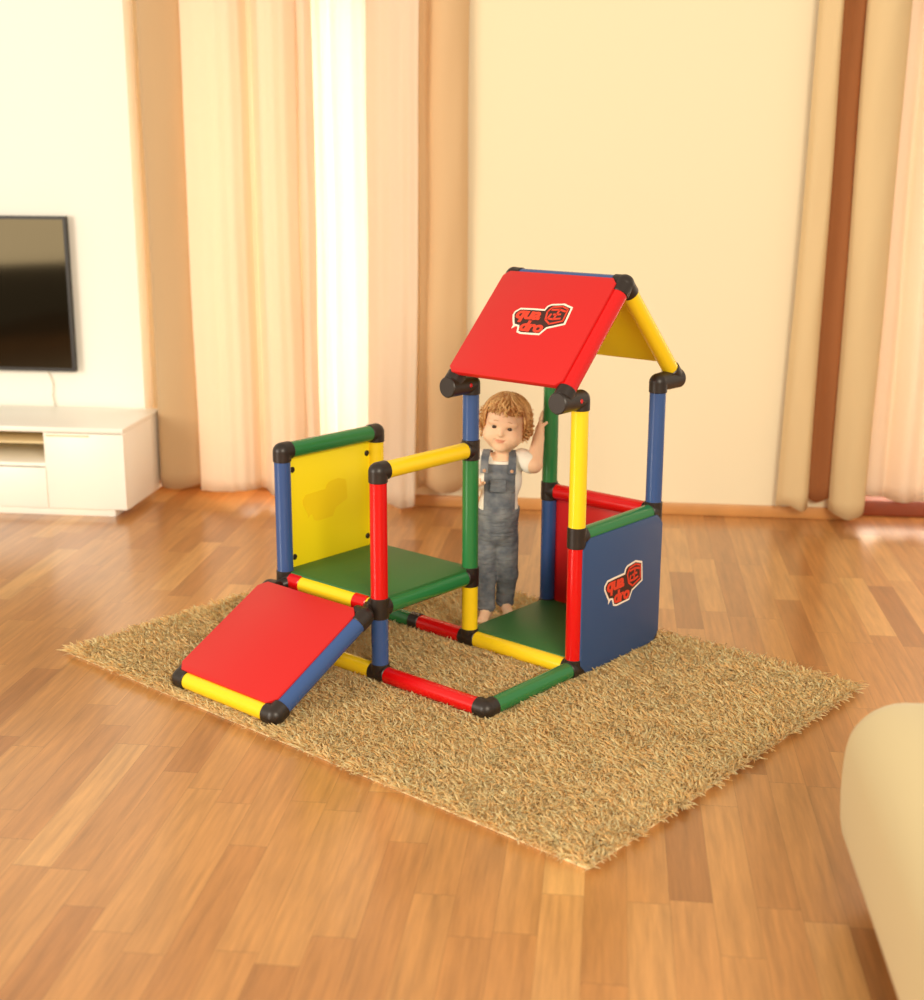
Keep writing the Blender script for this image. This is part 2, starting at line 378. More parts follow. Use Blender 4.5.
for sx in (-1, 1):
    for sy in (-1, 1):
        obj('foot', add_tube(bmesh.new(), (sx*.27, sy*.34, 0), (sx*.27, sy*.34, .07), .018, .024), M['dwood'], ot, 40)

# ------------------------------------------------------------------ shag rug
rug = tag(empty('shag_rug', (0, 0, 0), -TH), 'beige shag rug lying on the parquet under the playset', 'rug')
RX0, RX1, RYA, RYB = -.888, 1.066, -.458, .878
obj('backing', add_box(bmesh.new(), RX0, RX1, RYA, RYB, .0, .007, .003), M['rug'], rug)
Zt = .036
SEG = []                                        # tube axes near the ground (x0,y0,x1,y1)
for a in ((-.4, 0, 0, 0), (0, 0, .4, 0), (.4, 0, .4, .4), (0, .4, .4, .4), (-.4, .4, 0, .4), (-.4, 0, -.4, .4), (0, .4, 0, .8), (.4, .4, .4, .8), (0, .8, .4, .8), (-.4, -.405, 0, -.405)): SEG.append(a)
def pile():
    n = 90000
    x = rng.uniform(RX0-.004, RX1+.004, n); y = rng.uniform(RYA-.004, RYB+.004, n)
    L = rng.uniform(.021, .036, n); lim = np.full(n, .05)
    dmin = np.full(n, 9.)
    for (x0, y0, x1, y1) in SEG:
        dx, dy = x1-x0, y1-y0; t = np.clip(((x-x0)*dx+(y-y0)*dy)/(dx*dx+dy*dy), 0, 1)
        dmin = np.minimum(dmin, np.hypot(x-x0-t*dx, y-y0-t*dy))
    lim = np.where(dmin < .034, .012, lim)
    inside = (x > .0) & (x < .4) & (y > .4) & (y < .8)
    lim = np.where(inside, .02, lim)
    # tall fibres stay below the ramp
    under = (x > -.42) & (x < .02) & (y > -.45) & (y < 0)
    lim = np.where(under, np.minimum(lim, np.clip(.012+(y+.405)*.49, .010, .05)), lim)
    for fx, fy in FEET:
        lim = np.where(np.hypot(x-fx, (y-fy)) < .055, .014, lim)
    az = rng.uniform(0, 2*PI, n)
    # patches of fibres lean together
    az = az*.8 + 3.2*np.sin(x*9+1.3*np.sin(y*13))+2.1*np.cos(y*11+x*5)
    lean = rng.uniform(.5, 1.45, n)
    edge = np.minimum.reduce([x-RX0, RX1-x, y-RYA, RYB-y])
    ax, ay = np.cos(az), np.sin(az)
    # fibres at the rim hang outwards
    cx, cy = (RX0+RX1)/2, (RYA+RYB)/2
    ox = np.where(np.minimum(x-RX0, RX1-x) < .02, np.sign(x-cx), 0); oy = np.where(np.minimum(y-RYA, RYB-y) < .02, np.sign(y-cy), 0)
    rim = edge < .02
    ax = np.where(rim, ax*.8+ox*.45, ax); ay = np.where(rim, ay*.8+oy*.45, ay)
    r = rng.uniform(.0019, .0031, n)
    rings = []; curl = rng.uniform(-1, 1, n)
    for k, f in enumerate((0, .4, .75, 1.0)):
        h = L*f*np.cos(lean*f*.9)*.85; d = L*np.sin(lean*f)*f
        bx = x+ax*d-ay*curl*.010*math.sin(f*3); by = y+ay*d+ax*curl*.010*math.sin(f*3)
        z = .006+np.minimum(h, lim*(.6+.4*f))
        rr = r*(.9, 1.1, .95, .35)[k]
        ring = np.stack([np.stack([bx+rr*math.cos(q), by+rr*math.sin(q), z+(rr*.6*math.sin(q+1))], 1) for q in (0, 2.094, 4.189)], 1)
        rings.append(ring)
    V = np.stack(rings, 1).reshape(-1, 3)           # n,4,3,3
    base = (np.arange(n)*12)[:, None]
    fs = []
    for k in range(3):
        for j in range(3):
            fs.append(np.concatenate([base+k*3+j, base+k*3+(j+1) % 3, base+k*3+3+(j+1) % 3, base+k*3+3+j], 1))
    F = np.stack(fs, 1).reshape(-1, 4)
    o = from_arrays('pile', V, F, pile_material(), rug, 180); tag(o, kind='stuff')
KID = Vector((.285, .60, 0))
_rz = Matrix.Rotation(TH, 3, 'Z')
FEET = []
for f in ((-.03, -.055), (.03, .018)):
    q = _rz @ Vector((KID.x+f[0], KID.y+f[1], 0)); FEET.append((q.x, q.y))
pile()

# ------------------------------------------------------------------ climbing playset
PS = tag(empty('climbing_playset', (0, 0, 0), -TH), 'colourful tube climbing playset with red ramp, green platform and pitched roof on the rug', 'playset')
R, RC = .025, .0278
U = .4
def P3(x, y, z): return Vector((x, y, z+Zt))
def tube(a, b, c, ga=.028, gb=.028):
    a, b = P3(*a), P3(*b); d = (b-a).normalized()
    bm = add_tube(bmesh.new(), a+d*ga, b-d*gb, R, cham=.0015, seg=28)
    o = obj('tube', bm, M[c], PS, 35); o['label'] = c+' tube'; return o
def conn(c, dirs, ext=.031, screw=None, rad=RC):
    c = P3(*c); bm = bmesh.new(); add_ball(bm, c, rad, 24, 14)
    for d in dirs:
        d = Vector(d); e = d.length if d.length < .5 else ext; d.normalize()
        add_tube(bm, c, c+d*e, rad, cham=.002, seg=28)
    return obj('connector', bm, M['black'], PS, 35)
X, Y, Z = Vector((1, 0, 0)), Vector((0, 1, 0)), Vector((0, 0, 1))
# tubes: posts
tube((-U, 0, 0), (-U, 0, .2), 'blue'); tube((-U, 0, .2), (-U, 0, .6), 'blue')
tube((-U, U, 0), (-U, U, .2), 'blue'); tube((-U, U, .2), (-U, U, .6), 'yellow')
tube((0, 0, 0), (0, 0, .2), 'blue'); tube((0, 0, .2), (0, 0, .6), 'red')
tube((0, U, 0), (0, U, .2), 'yellow'); tube((0, U, .2), (0, U, .6), 'green'); tube((0, U, .6), (0, U, .8), 'blue')
tube((U, U, 0), (U, U, .4), 'red'); tube((U, U, .4), (U, U, .8), 'yellow')
tube((0, 2*U, 0), (0, 2*U, .4), 'blue'); tube((0, 2*U, .4), (0, 2*U, .8), 'green')
tube((U, 2*U, 0), (U, 2*U, .4), 'blue'); tube((U, 2*U, .4), (U, 2*U, .8), 'blue')
# ground frame
GX = -.225
tube((-U, 0, 0), (0, 0, 0), 'yellow'); tube((0, 0, 0), (U, 0, 0), 'red'); tube((U, 0, 0), (U, U, 0), 'green'); tube((0, U, 0), (U, U, 0), 'yellow')
tube((-U, U, 0), (GX, U, 0), 'green', gb=.018); tube((GX, U, 0), (0, U, 0), 'red', ga=.018)
tube((-U, 0, 0), (-U, U, 0), 'red'); tube((0, U, 0), (0, 2*U, 0), 'green'); tube((U, U, 0), (U, 2*U, 0), 'green'); tube((0, 2*U, 0), (U, 2*U, 0), 'yellow')
# platform, rails
ft = tube((-U, 0, .2), (0, 0, .2), 'yellow')
tube((0, 0, .2), (0, U, .2), 'green'); tube((-U, 0, .2), (-U, U, .2), 'red'); tube((-U, U, .2), (0, U, .2), 'green')
tube((0, 0, .6), (0, U, .6), 'yellow'); tube((-U, 0, .6), (-U, U, .6), 'green')
tube((U, U, .4), (U, 2*U, .4), 'green'); tube((0, 2*U, .4), (U, 2*U, .4), 'red')
for x0, x1 in ((-.371, -.321), (-.092, -.038)):
    o = obj('ramp_bearing', add_tube(bmesh.new(), P3(x0, 0, .2), P3(x1, 0, .2), R+.0025, cham=.002, seg=28), M['red'], PS, 35); o['label'] = 'red sleeve on the yellow tube'
# connectors
conn((-U, 0, 0), (X, Y, Z)); conn((-U, 0, .2), (X, Y, Z, -Z)); conn((-U, 0, .6), (Y, -Z))
conn((-U, U, 0), (X, -Y, Z)); conn((-U, U, .2), (X, -Y, Z, -Z)); conn((-U, U, .6), (-Y, -Z))
conn((0, 0, 0), (X, -X, Z)); conn((0, 0, .2), (-X, Y, Z, -Z)); conn((0, 0, .6), (Y, -Z))
conn((U, 0, 0), (-X, Y)); conn((U, U, 0), (-X, Y, -Y, Z)); conn((U, 2*U, 0), (-Y, -X, Z)); conn((0, 2*U, 0), (X, -Y, Z))
conn((0, U, 0), (X, -X, Y, Z)); conn((0, U, .2), (-X, -Y, Z, -Z)); conn((0, U, .6), (-Y, Z, -Z))
conn((GX, U, 0), (X*.02, -X*.02))
conn((U, U, .4), (Y, Z, -Z)); conn((U, 2*U, .4), (-Y, -X, Z, -Z)); conn((0, 2*U, .4), (X, Z, -Z))
# roof frame
EV, RG = (.31, .808), (.6, 1.105)                # eave and ridge (y, z)
RL = math.hypot(RG[0]-EV[0], RG[1]-EV[1]); ra = Vector((0, (RG[0]-EV[0])/RL, (RG[1]-EV[1])/RL))
for x in (0, U):
    for s, y0 in ((1, U), (-1, 2*U)):
        ye = EV[0] if s == 1 else 2*RG[0]-EV[0]
        d = Vector((0, ra.y*s, ra.z)); e = P3(x, ye, EV[1]); k = P3(x, y0, .8)
        bm = bmesh.new(); add_ball(bm, k, RC, 24, 14); add_tube(bm, k, k-Z*.031, RC, cham=.002, seg=28)
        add_tube(bm, k, Vector((x, ye-.020*s, EV[1]-.006+Zt)), RC, RC+.003, cham=.003, seg=32)
        add_tube(bm, e+d*.006, e+d*.04, RC+.0005, cham=.003, seg=28)
        o = obj('eave_connector', bm, M['black'], PS, 35)
        if s == 1:
            q = Vector((x+.0275, (y0+ye)/2+.012, .802+Zt))
            sc = obj('screw', add_tube(bmesh.new(), q-X*.004, q+X*.002, .0065, cham=.001, seg=14), M['red'], o, 35); sc['label'] = 'red screw head'
            q2 = Vector((x+.004, (y0+ye)/2+.018, .802+Zt))
        c = {(0, 1): 'green', (U, 1): 'red', (0, -1): 'yellow', (U, -1): 'yellow'}[(x, s)]
        top = P3(x, RG[0], RG[1])
        t = obj('tube', add_tube(bmesh.new(), e+d*.03, top-d*.03, R, cham=.0015, seg=28), M[c], PS, 35); t['label'] = c+' roof tube'
    c = P3(x, *RG); bm = bmesh.new(); add_ball(bm, c, RC+.001, 24, 14)
    add_tube(bm, c, c+(X if x == 0 else -X)*.031, RC, cham=.002, seg=28)
    for s in (1, -1): add_tube(bm, c, c-Vector((0, ra.y*s, ra.z))*.04, RC, cham=.002, seg=28)
    obj('ridge_connector', bm, M['black'], PS, 35)
tube((0, RG[0], RG[1]), (U, RG[0], RG[1]), 'blue')
# panels
def chamf(u0, u1, v0, v1, c): return [(u0+c, v0), (u1-c, v0), (u1, v0+c), (u1, v1-c), (u1-c, v1), (u0+c, v1), (u0, v1-c), (u0, v0+c)]
def panel(name, o, ex, ey, n, poly, t0, t1, m, label):
    p_ = obj(name, add_slab(bmesh.new(), poly, P3(*o), ex, ey, n, t0, t1), M[m], PS, 35); p_['label'] = label; return p_
plat = panel('platform_panel', (-U, 0, .2), X, Y, Z, chamf(-.006, U+.010, -.004, U+.006, .034), .012, .030, 'greenp', 'green platform panel')
step = panel('floor_panel', (0, U, 0), X, Y, Z, chamf(-.006, U-.0, .004, U+.0, .034), .008, .028, 'greenp', 'green floor panel')
yp = panel('wall_panel', (-U, 0, .2), Y, Z, -X, chamf(.0, U+.004, -.0, U-.0, .03), .008, .024, 'yellowp', 'yellow wall panel')
rp = panel('wall_panel', (0, 2*U, 0), X, Z, Y, chamf(.012, U-.006, .0, U-.0, .03), .008, .024, 'redp', 'red wall panel')
bp_ = panel('wall_panel', (U, U, 0), Y, Z, X, chamf(-.004, U+.012, -.016, U-.004, .03), .012, .030, 'bluep', 'blue wall panel')
rn = Vector((0, -ra.z, ra.y))
roof = panel('roof_panel', (0, *EV), X, ra, rn, chamf(-.014, U-.004, .026, RL-.004, .018), .014, .032, 'redp', 'red roof panel')
rb = Vector((0, -ra.y, ra.z)); rnb = Vector((0, ra.z, ra.y))
broof = panel('roof_panel', (0, 2*RG[0]-EV[0], EV[1]), X, rb, rnb, chamf(.0, U-.0, .05, RL-.008, .022), .010, .026, 'yellowp', 'yellow roof panel')
# ramp
rt, rbm = Vector((0, -.062, .188)), Vector((0, -.405, .0))
rdir = (rt-rbm).normalized(); rnm = Vector((0, -rdir.z, rdir.y))
for x in (-U, 0):
    a, b = P3(x, rbm.y, rbm.z), P3(x, rt.y, rt.z)
    t = obj('tube', add_tube(bmesh.new(), a+rdir*.028, b-rdir*.028, R, cham=.0015, seg=28), M['blue'], PS, 35); t['label'] = 'blue ramp tube'
    s = 1 if x < 0 else -1
    bm = bmesh.new(); add_ball(bm, a, RC+.001, 24, 14); add_tube(bm, a, a+rdir*.031, RC+.001, cham=.002, seg=28); add_tube(bm, a, a+X*s*.031, RC+.001, cham=.002, seg=28)
    obj('connector', bm, M['black'], PS, 35)
    bm = bmesh.new(); add_ball(bm, b, RC, 24, 14); add_tube(bm, b-rdir*.034, b, RC, cham=.002, seg=28)
    add_tube(bm, b, b+X*s*.034, RC, cham=.002, seg=28); add_tube(bm, b, P3(x+s*.03, -.012, .2), .018, seg=20)
    obj('hinge_connector', bm, M['black'], PS, 35)
tube((-U, rbm.y, rbm.z), (0, rbm.y, rbm.z), 'yellow')
panel('ramp_panel', (-U, rbm.y, rbm.z), X, rdir, rnm, chamf(-.018, U-.004, .010, (rt-rbm).length-.0, .024), .012, .030, 'redp', 'red ramp panel')
# panel screws
for y in (.046, U-.035):
    for z in (.26, .535):
        c = P3(-U-.008, y, z)
        obj('panel_screw', add_tube(bmesh.new(), c-X*.004, c+X*.003, .0095, cham=.0015, seg=16), M['black'], yp, 35)
c = P3(U-.035, 2*RG[0]-EV[0]-.05, EV[1]+.052)
# logos
OUT = [(.1068, .2476), (.1074, .2607), (.1218, .2752), (.1652, .2776), (.2073, .2783), (.211, .2906), (.2222, .2987), (.2654, .3046), (.3003, .2937), (.3056, .2307), (.2521, .2109), (.2382, .1857), (.1706, .1831), (.1552, .1879), (.1477, .2080), (.1293, .2109), (.12, .2245)]
TAIL = [(.1293, .2119), (.1293, .1990), (.1400, .2090)]
CUBE = [(.2194, .2700), (.2300, .2900), (.2662, .2960), (.2925, .2870), (.2965, .2397), (.2514, .2235), (.2280, .2389)]
def inset(poly, d):
    k = len(poly); out = []
    for i in range(k):
        a, b, c = (Vector(poly[(i+j) % k]) for j in (-1, 0, 1))
        n1 = Vector(((b-a).y, -(b-a).x)).normalized(); n2 = Vector(((c-b).y, -(c-b).x)).normalized()
        n = (n1+n2); n = n/max(.35, n.length**2/2) if n.length > 1e-6 else n1
        out.append(tuple(b+n*d))
    return out
def flat(bm, poly, o, ex, ey, n, t0, t1): add_slab(bm, poly, o, ex, ey, n, t0, t1, 0)
def lettering(name, body, x, y, size, sx, o, ex, ey, n, t, m, parent, off=.0024):
    cu = bpy.data.curves.new(name, 'FONT'); cu.body = body; cu.size = size; cu.offset = off; cu.extrude = .0004; cu.resolution_u = 5; cu.shear = .05; cu.space_character = .96
    tmp = bpy.data.objects.new(name, cu); COL.objects.link(tmp)
    me = bpy.data.meshes.new_from_object(tmp.evaluated_get(bpy.context.evaluated_depsgraph_get()))
    bpy.data.objects.remove(tmp); bpy.data.curves.remove(cu)
    fr = Matrix((ex, ey, n)).transposed()
    for v in me.vertices: v.co = Vector(o) + fr @ Vector((x+v.co.x*sx, y+v.co.y, t+v.co.z))
    return link(name, me, m, parent)
def logo(parent, o, ex, ey, n, t, dx=0, dy=0, kx=1, ghost=False):
    o = P3(*o); ex, ey, n = Vector(ex), Vector(ey), Vector(n)
    f = lambda poly: [(u*kx+dx, v+dy) for u, v in poly]
    cw = OUT[::-1]
    bm = bmesh.new(); flat(bm, f(cw), o, ex, ey, n, t-.001, t+.0006); flat(bm, f(TAIL), o, ex, ey, n, t-.001, t+.0006)
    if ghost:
        l = obj('logo_shadow', bm, M['yellowd'], parent); l['label'] = 'painted silhouette of the rear logo showing through'; return  # rear sticker's shine-through painted as a slightly darker yellow patch
    obj('logo_outline', bm, M['logo_w'], parent)['label'] = 'white logo outline'
    bm = bmesh.new(); flat(bm, f(inset(cw, -.0062)), o, ex, ey, n, t, t+.0010)
    obj('logo_backing', bm, M['logo_d'], parent)['label'] = 'dark brown logo backing'
    for body, x, y, s in (('qua', .119, .2385, .056), ('dro', .156, .1955, .051)):
        lettering('lettering', body, x*kx+dx, y+dy, s, 1.14, o, ex, ey, n, t+.0012, M['logo_r'], parent)['label'] = 'orange-red lettering '+body
    # cube mark: bars round the hexagon and a bent bar in the middle
    bm = bmesh.new(); c = f(CUBE); ctr = Vector((sum(p[0] for p in c)/7, sum(p[1] for p in c)/7))
    def bar(a, b, wd):
        a, b = Vector(a), Vector(b); d = (b-a).normalized()*wd*.5; q = Vector((-d.y, d.x)); a, b = a-d*.6, b+d*.6
        flat(bm, [tuple(a-q), tuple(b-q), tuple(b+q), tuple(a+q)], o, ex, ey, n, t+.0006, t+.0016)
    c2 = [tuple(ctr+(Vector(p)-ctr)*.90) for p in c]
    for i in range(7): bar(c2[i], c2[(i+1) % 7], .0055)
    g = lambda u, v: (u*kx+dx, v+dy)
    for a, b in (((.236, .278), (.262, .281)), ((.262, .281), (.283, .276)), ((.262, .281), (.257, .245)), ((.236, .246), (.257, .245)), ((.257, .245), (.278, .250)), ((.236, .246), (.240, .262)), ((.25, .262), (.272, .264))):
        bar(g(*a), g(*b), .0065)
    obj('logo_cube', bm, M['logo_r'], parent)['label'] = 'orange-red cube outline'
logo(roof, (0, *EV), X, ra, rn, .0322)
logo(bp_, (U, 0, 0), Y, Z, X, .0302, dx=.393, dy=-.027, kx=1.03)
logo(yp, (-U, 0, 0), Y, Z, X, -.0078, dx=-.018, dy=.172, kx=.96, ghost=True)

# ------------------------------------------------------------------ toddler (distance-field modelling -> one continuous skin)
def surface_nets(d, o, h):
    s = d < 0
    c = np.zeros(tuple(n-1 for n in d.shape), int)
    for i in (0, 1):
        for j in (0, 1):
            for k in (0, 1): c += s[i:s.shape[0]-1+i, j:s.shape[1]-1+j, k:s.shape[2]-1+k]
    act = (c > 0) & (c < 8); idx = -np.ones(act.shape, int); I = np.argwhere(act); idx[act] = np.arange(len(I))
    acc = np.zeros((len(I), 3)); cnt = np.zeros(len(I))
    corners = [(i, j, k) for i in (0, 1) for j in (0, 1) for k in (0, 1)]
    for a in corners:
        for ax in range(3):
            if a[ax]: continue
            b = list(a); b[ax] = 1
            da = d[I[:, 0]+a[0], I[:, 1]+a[1], I[:, 2]+a[2]]; db = d[I[:, 0]+b[0], I[:, 1]+b[1], I[:, 2]+b[2]]
            m = (da < 0) != (db < 0); t = np.where(m, da/np.where(m, da-db, 1), 0)
            pt = np.array(a, float)[None].repeat(len(I), 0); pt[:, ax] += t
            acc += pt*m[:, None]; cnt += m
    V = (I+acc/cnt[:, None])*h+np.array(o)
    F = []
    for ax in range(3):
        sl = [slice(None)]*3; sl2 = [slice(None)]*3; sl[ax] = slice(0, -1); sl2[ax] = slice(1, None)
        e = s[tuple(sl)] != s[tuple(sl2)]; E = np.argwhere(e); u, v = (ax+1) % 3, (ax+2) % 3
        E = E[(E[:, u] > 0) & (E[:, v] > 0) & (E[:, u] < d.shape[u]-1) & (E[:, v] < d.shape[v]-1)]
        inside = s[E[:, 0], E[:, 1], E[:, 2]]
        def cell(du, dv):
            q = E.copy(); q[:, u] -= du; q[:, v] -= dv; return idx[q[:, 0], q[:, 1], q[:, 2]]
        Q = np.stack([cell(1, 1), cell(0, 1), cell(0, 0), cell(1, 0)], 1)
        Q[~inside] = Q[~inside][:, ::-1]; F.append(Q)
    F = np.concatenate(F); F = F[(F >= 0).all(1)]
    return V, F
class Field:
    def __init__(s, lo, hi, h):
        s.lo = np.array(lo, float); s.h = h; s.n = np.ceil((np.array(hi)-s.lo)/h).astype(int)+1
        s.d = np.full(tuple(s.n), .08, np.float32)
    def region(s, lo, hi):
        a = np.clip(np.floor((np.array(lo)-s.lo)/s.h).astype(int), 0, s.n); b = np.clip(np.ceil((np.array(hi)-s.lo)/s.h).astype(int)+1, 0, s.n)
        g = np.meshgrid(*[s.lo[i]+np.arange(a[i], b[i])*s.h for i in range(3)], indexing='ij')
        return tuple(slice(a[i], b[i]) for i in range(3)), np.stack(g, -1)
    def add(s, f, lo, hi, k=.008):
        sl, p = s.region(np.array(lo)-.05, np.array(hi)+.05)
        if p.size == 0: return
        n = f(p).astype(np.float32); o = s.d[sl]
        hh = np.maximum(k-np.abs(o-n), 0)/k
        s.d[sl] = np.minimum(o, n)-hh*hh*k*.25
    def cap(s, a, b, ra, rb=None, k=.008, sc=None):
        rb = ra if rb is None else rb; a, b = np.array(a, float), np.array(b, float); r = max(ra, rb)
        def f(p):
            ab = b-a; t = np.clip(((p-a)@ab)/max(ab@ab, 1e-9), 0, 1); q = p-a-t[..., None]*ab
            return np.sqrt((q*q).sum(-1))-(ra+(rb-ra)*t)
        s.add(f, np.minimum(a, b)-r, np.maximum(a, b)+r, k)
    def ell(s, c, r, k=.008, rot=None):
        c, r = np.array(c, float), np.array(r, float)
        Rm = np.eye(3) if rot is None else np.array(rot)
        def f(p):
            q = (p-c)@Rm; k0 = np.sqrt(((q/r)**2).sum(-1)); k1 = np.sqrt(((q/r**2)**2).sum(-1))
            return k0*(k0-1)/np.maximum(k1, 1e-6)
        m = r.max(); s.add(f, c-m, c+m, k)
    def carve(s, c, r, k=.006):
        c, r = np.array(c, float), np.array(r, float)
        sl, p = s.region(c-r-.03, c+r+.03); q = p-c
        k0 = np.sqrt(((q/r)**2).sum(-1)); k1 = np.sqrt(((q/r**2)**2).sum(-1)); n = -(k0*(k0-1)/np.maximum(k1, 1e-6)); o = s.d[sl]
        hh = np.maximum(k-np.abs(o-n), 0)/k; s.d[sl] = np.maximum(o, n)+hh*hh*k*.25

HC = np.array((.024, -.010, .668))                       # centre of the head
a_r, a_y, a_p = math.radians(8), math.radians(-5), math.radians(3)
HR = np.array(Matrix.Rotation(a_y, 3, 'Z') @ Matrix.Rotation(a_r, 3, 'Y') @ Matrix.Rotation(a_p, 3, 'X'))   # local head axes -> figure axes
hp = lambda x, y, z: HC + HR @ np.array((x, y, z))        # a point in head space (face looks along -y)
G0 = .016                                                 # top of the flattened pile
SHR, SHL = (.078, -.004, .553), (-.058, .0, .546)
ELR, WRR = (.119, -.042, .543), (.129, .016, .616)
ELL, WRL = (-.086, -.012, .436), (-.070, -.075, .474)
HIPR, HIPL = (.030, .004, .285), (-.032, .0, .283)
KNR, ANR = (.034, .008, .160), (.026, .034, G0+.040)
KNL, ANL = (-.036, -.020, .156), (-.030, -.034, G0+.040)
def torso(F, g=0, k=.02, neck=True):
    F.ell((-.001, .0, .318), (.059+g, .050+g, .052+g), k); F.ell((.004, -.006, .386), (.060+g, .056+g, .080+g), k)
    F.ell((.010, .0, .484), (.065+g, .048+g, .078+g), k)
    F.cap((-.026, .0, .536), (.048, -.002, .540), .029+g, .029+g, k)
def legs(F, g=0, k=.012):
    F.cap(HIPR, KNR, .031+g, .0255+g, .012); F.cap(HIPL, KNL, .031+g, .0255+g, .012)
    F.cap(KNR, ANR, .0255+g, .019+g, k); F.cap(KNL, ANL, .0255+g, .019+g, k)
def body():
    F = Field((-.17, -.15, 0.0), (.22, .13, .75), .003)
    torso(F); legs(F)
    F.cap((.014, .006, .525), (.020, .004, .592), .028, .027, .012)
    # head
    F.ell(HC+HR@np.array((0, .008, .018)), (.067, .074, .068), .012, HR); F.ell(hp(0, -.016, -.030), (.063, .052, .056), .02, HR)
    for sx in (-1, 1):
        F.ell(hp(sx*.034, -.040, -.033), (.026, .024, .023), .014, HR)
        F.ell(hp(sx*.067, .006, -.010), (.007, .013, .019), .004, HR)                      # ears
        F.ell(hp(sx*.024, -.055, .014), (.022, .008, .008), .014, HR)                      # brow ridge
    F.ell(hp(0, -.050, -.068), (.019, .015, .014), .016, HR)                               # chin
    F.cap(hp(0, -.061, .0), hp(0, -.070, -.019), .0050, .0078, .007)                       # nose
    for sx in (-1, 1): F.ell(hp(sx*.0075, -.065, -.0205), (.0055, .006, .005), .003, HR); F.carve(hp(sx*.0255, -.0655, -.0005), (.0105, .008, .0054), .006)
    F.ell(hp(0, -.0635, -.0395), (.014, .0055, .0036), .004, HR); F.ell(hp(0, -.062, -.0460), (.011, .0060, .0042), .004, HR)   # lips
    for a, b in (((0, -.0705, -.0428), (.010, -.068, -.0420)), ((.010, -.068, -.0420), (.018, -.061, -.0385))):
        for sx in (-1, 1):
            for t in np.linspace(0, 1, 4): F.carve(hp(*((np.array(a)*(1-t)+np.array(b)*t)*(sx, 1, 1))), (.0032, .0030, .0013), .002)
    # arms
    F.cap(SHR, ELR, .027, .0245, .012); F.cap(ELR, WRR, .0275, .0185, .008); F.cap(SHL, ELL, .027, .023, .012); F.cap(ELL, WRL, .0235, .016, .008)
    # hand that holds the green post (post axis at .166,.061)
    D = .050
    F.cap(WRR, (.1325, .036, .592+D), .0165, .0150, .006); F.ell((.1330, .042, .600+D), (.0100, .021, .022), .006)
    for i, (z, y0, ln) in enumerate(((.594, .060, .92), (.606, .061, 1.06), (.617, .059, 1.1), (.624, .053, 1.0))):
        z += D
        a = np.array((.1335, y0-.004, z)); b = np.array((.1385, y0+.010, z+.016*ln)); c = np.array((.1480, .0885, z+.030*ln)); e = np.array((.1620, .0935, z+.040*ln))
        F.cap(a, b, .0068, .0062, .003); F.cap(b, c, .0062, .0056, .002); F.cap(c, e, .0056, .0046, .002)
    F.cap((.131, .026, .592+D), (.1405, .0285, .606+D), .0082, .0066, .004); F.cap((.1405, .0285, .606+D), (.154, .0300, .616+D), .0063, .0050, .002)   # thumb
    # relaxed hand in front of the chest
    wl = np.array(WRL); F.cap(wl, wl+(.006, -.014, .012), .0145, .0150, .006); F.ell(wl+(.008, -.020, .018), (.018, .013, .017), .006)
    for i in range(4):
        a = wl+np.array((-.008+i*.0095, -.030, .029-.002*abs(i-1.5))); b = a+(.002, -.014, .006); c = b+(.002, -.008, -.010)
        F.cap(a, b, .0064, .0058, .003); F.cap(b, c, .0058, .0046, .002)
    a = wl+np.array((.022, -.018, .012)); F.cap(a, a+(.012, -.010, .006), .0072, .0058, .004); F.cap(a+(.012, -.010, .006), a+(.016, -.020, .010), .0058, .0048, .002)
    # feet
    for an, dx in ((ANR, .018), (ANL, -.006)):
        an = np.array(an); z = G0+.013
        heel = np.array((an[0], an[1]+.012, z+.002)); ball = np.array((an[0]+dx, an[1]-.052, z-.002))
        F.cap(an, heel, .021, .0165, .01); F.cap(heel, ball, .0165, .0145, .012); F.cap(an+(0, -.004, -.004), ball, .018, .012, .012)
        sd = 1 if an is ANR else -1
        for i in range(5):
            u = (i-2)*.0085; t = ball+np.array((u, -.012+.0018*abs(i-1.4), -.002)); F.cap(ball+(u*.8, -.004, 0), t, .0070, .0060, .003)
    V, Q = surface_nets(F.d, F.lo, F.h)
    # lips take a redder skin
    c = V[Q].mean(1); L = (c-HC)@HR
    mi = np.zeros(len(Q), int)
    lip = (np.abs(L[:, 0])/.0150)**2+((L[:, 2]+.0432-.12*np.abs(L[:, 0]))/.0062)**2 < 1
    mi[lip & (L[:, 1] < -.05)] = 1
    fcheek = np.minimum(np.hypot(L[:, 0]-.032, L[:, 2]+.026), np.hypot(L[:, 0]+.032, L[:, 2]+.026)) < .0
    mi[fcheek & (L[:, 1] < -.03)] = 1
    return from_arrays('person', V, Q, [skin, lipm], None, 180, mi)
skin = mat('skin', (248, 204, 168), .5, .35, sss=.12, var=.04, vscale=30)
lipm = mat('lips', (226, 152, 122), .5, .4)
hairm = mat('ginger_blond_hair', (206, 150, 84), .5, .4, var=.3, vscale=60)
_nt = hairm.node_tree; _g = _nt.nodes.new('ShaderNodeNewGeometry'); _r = _nt.nodes.new('ShaderNodeValToRGB'); _e = _r.color_ramp.elements
_e[0].color = s2l(176, 112, 54); _e[1].color = s2l(236, 190, 126)
_nt.links.new(_g.outputs['Random Per Island'], _r.inputs[0]); _nt.links.new(_r.outputs[0], _nt.nodes['Principled BSDF'].inputs['Base Color'])
shirtm = mat('white_cotton', (246, 240, 226), .9, .1, bump=.4, bscale=40)
bibm = denim_material('denim_bib', (88, 94, 104), (138, 140, 142))
eyew = mat('eye_white', (240, 232, 220), .2); eyei = mat('iris', (66, 46, 32), .15); browm = mat('brow', (206, 152, 106), .8)
KB = body(); KB.location = KID
tag(KB, 'toddler with curly ginger hair in denim dungarees and white shirt holding the green post', 'person')
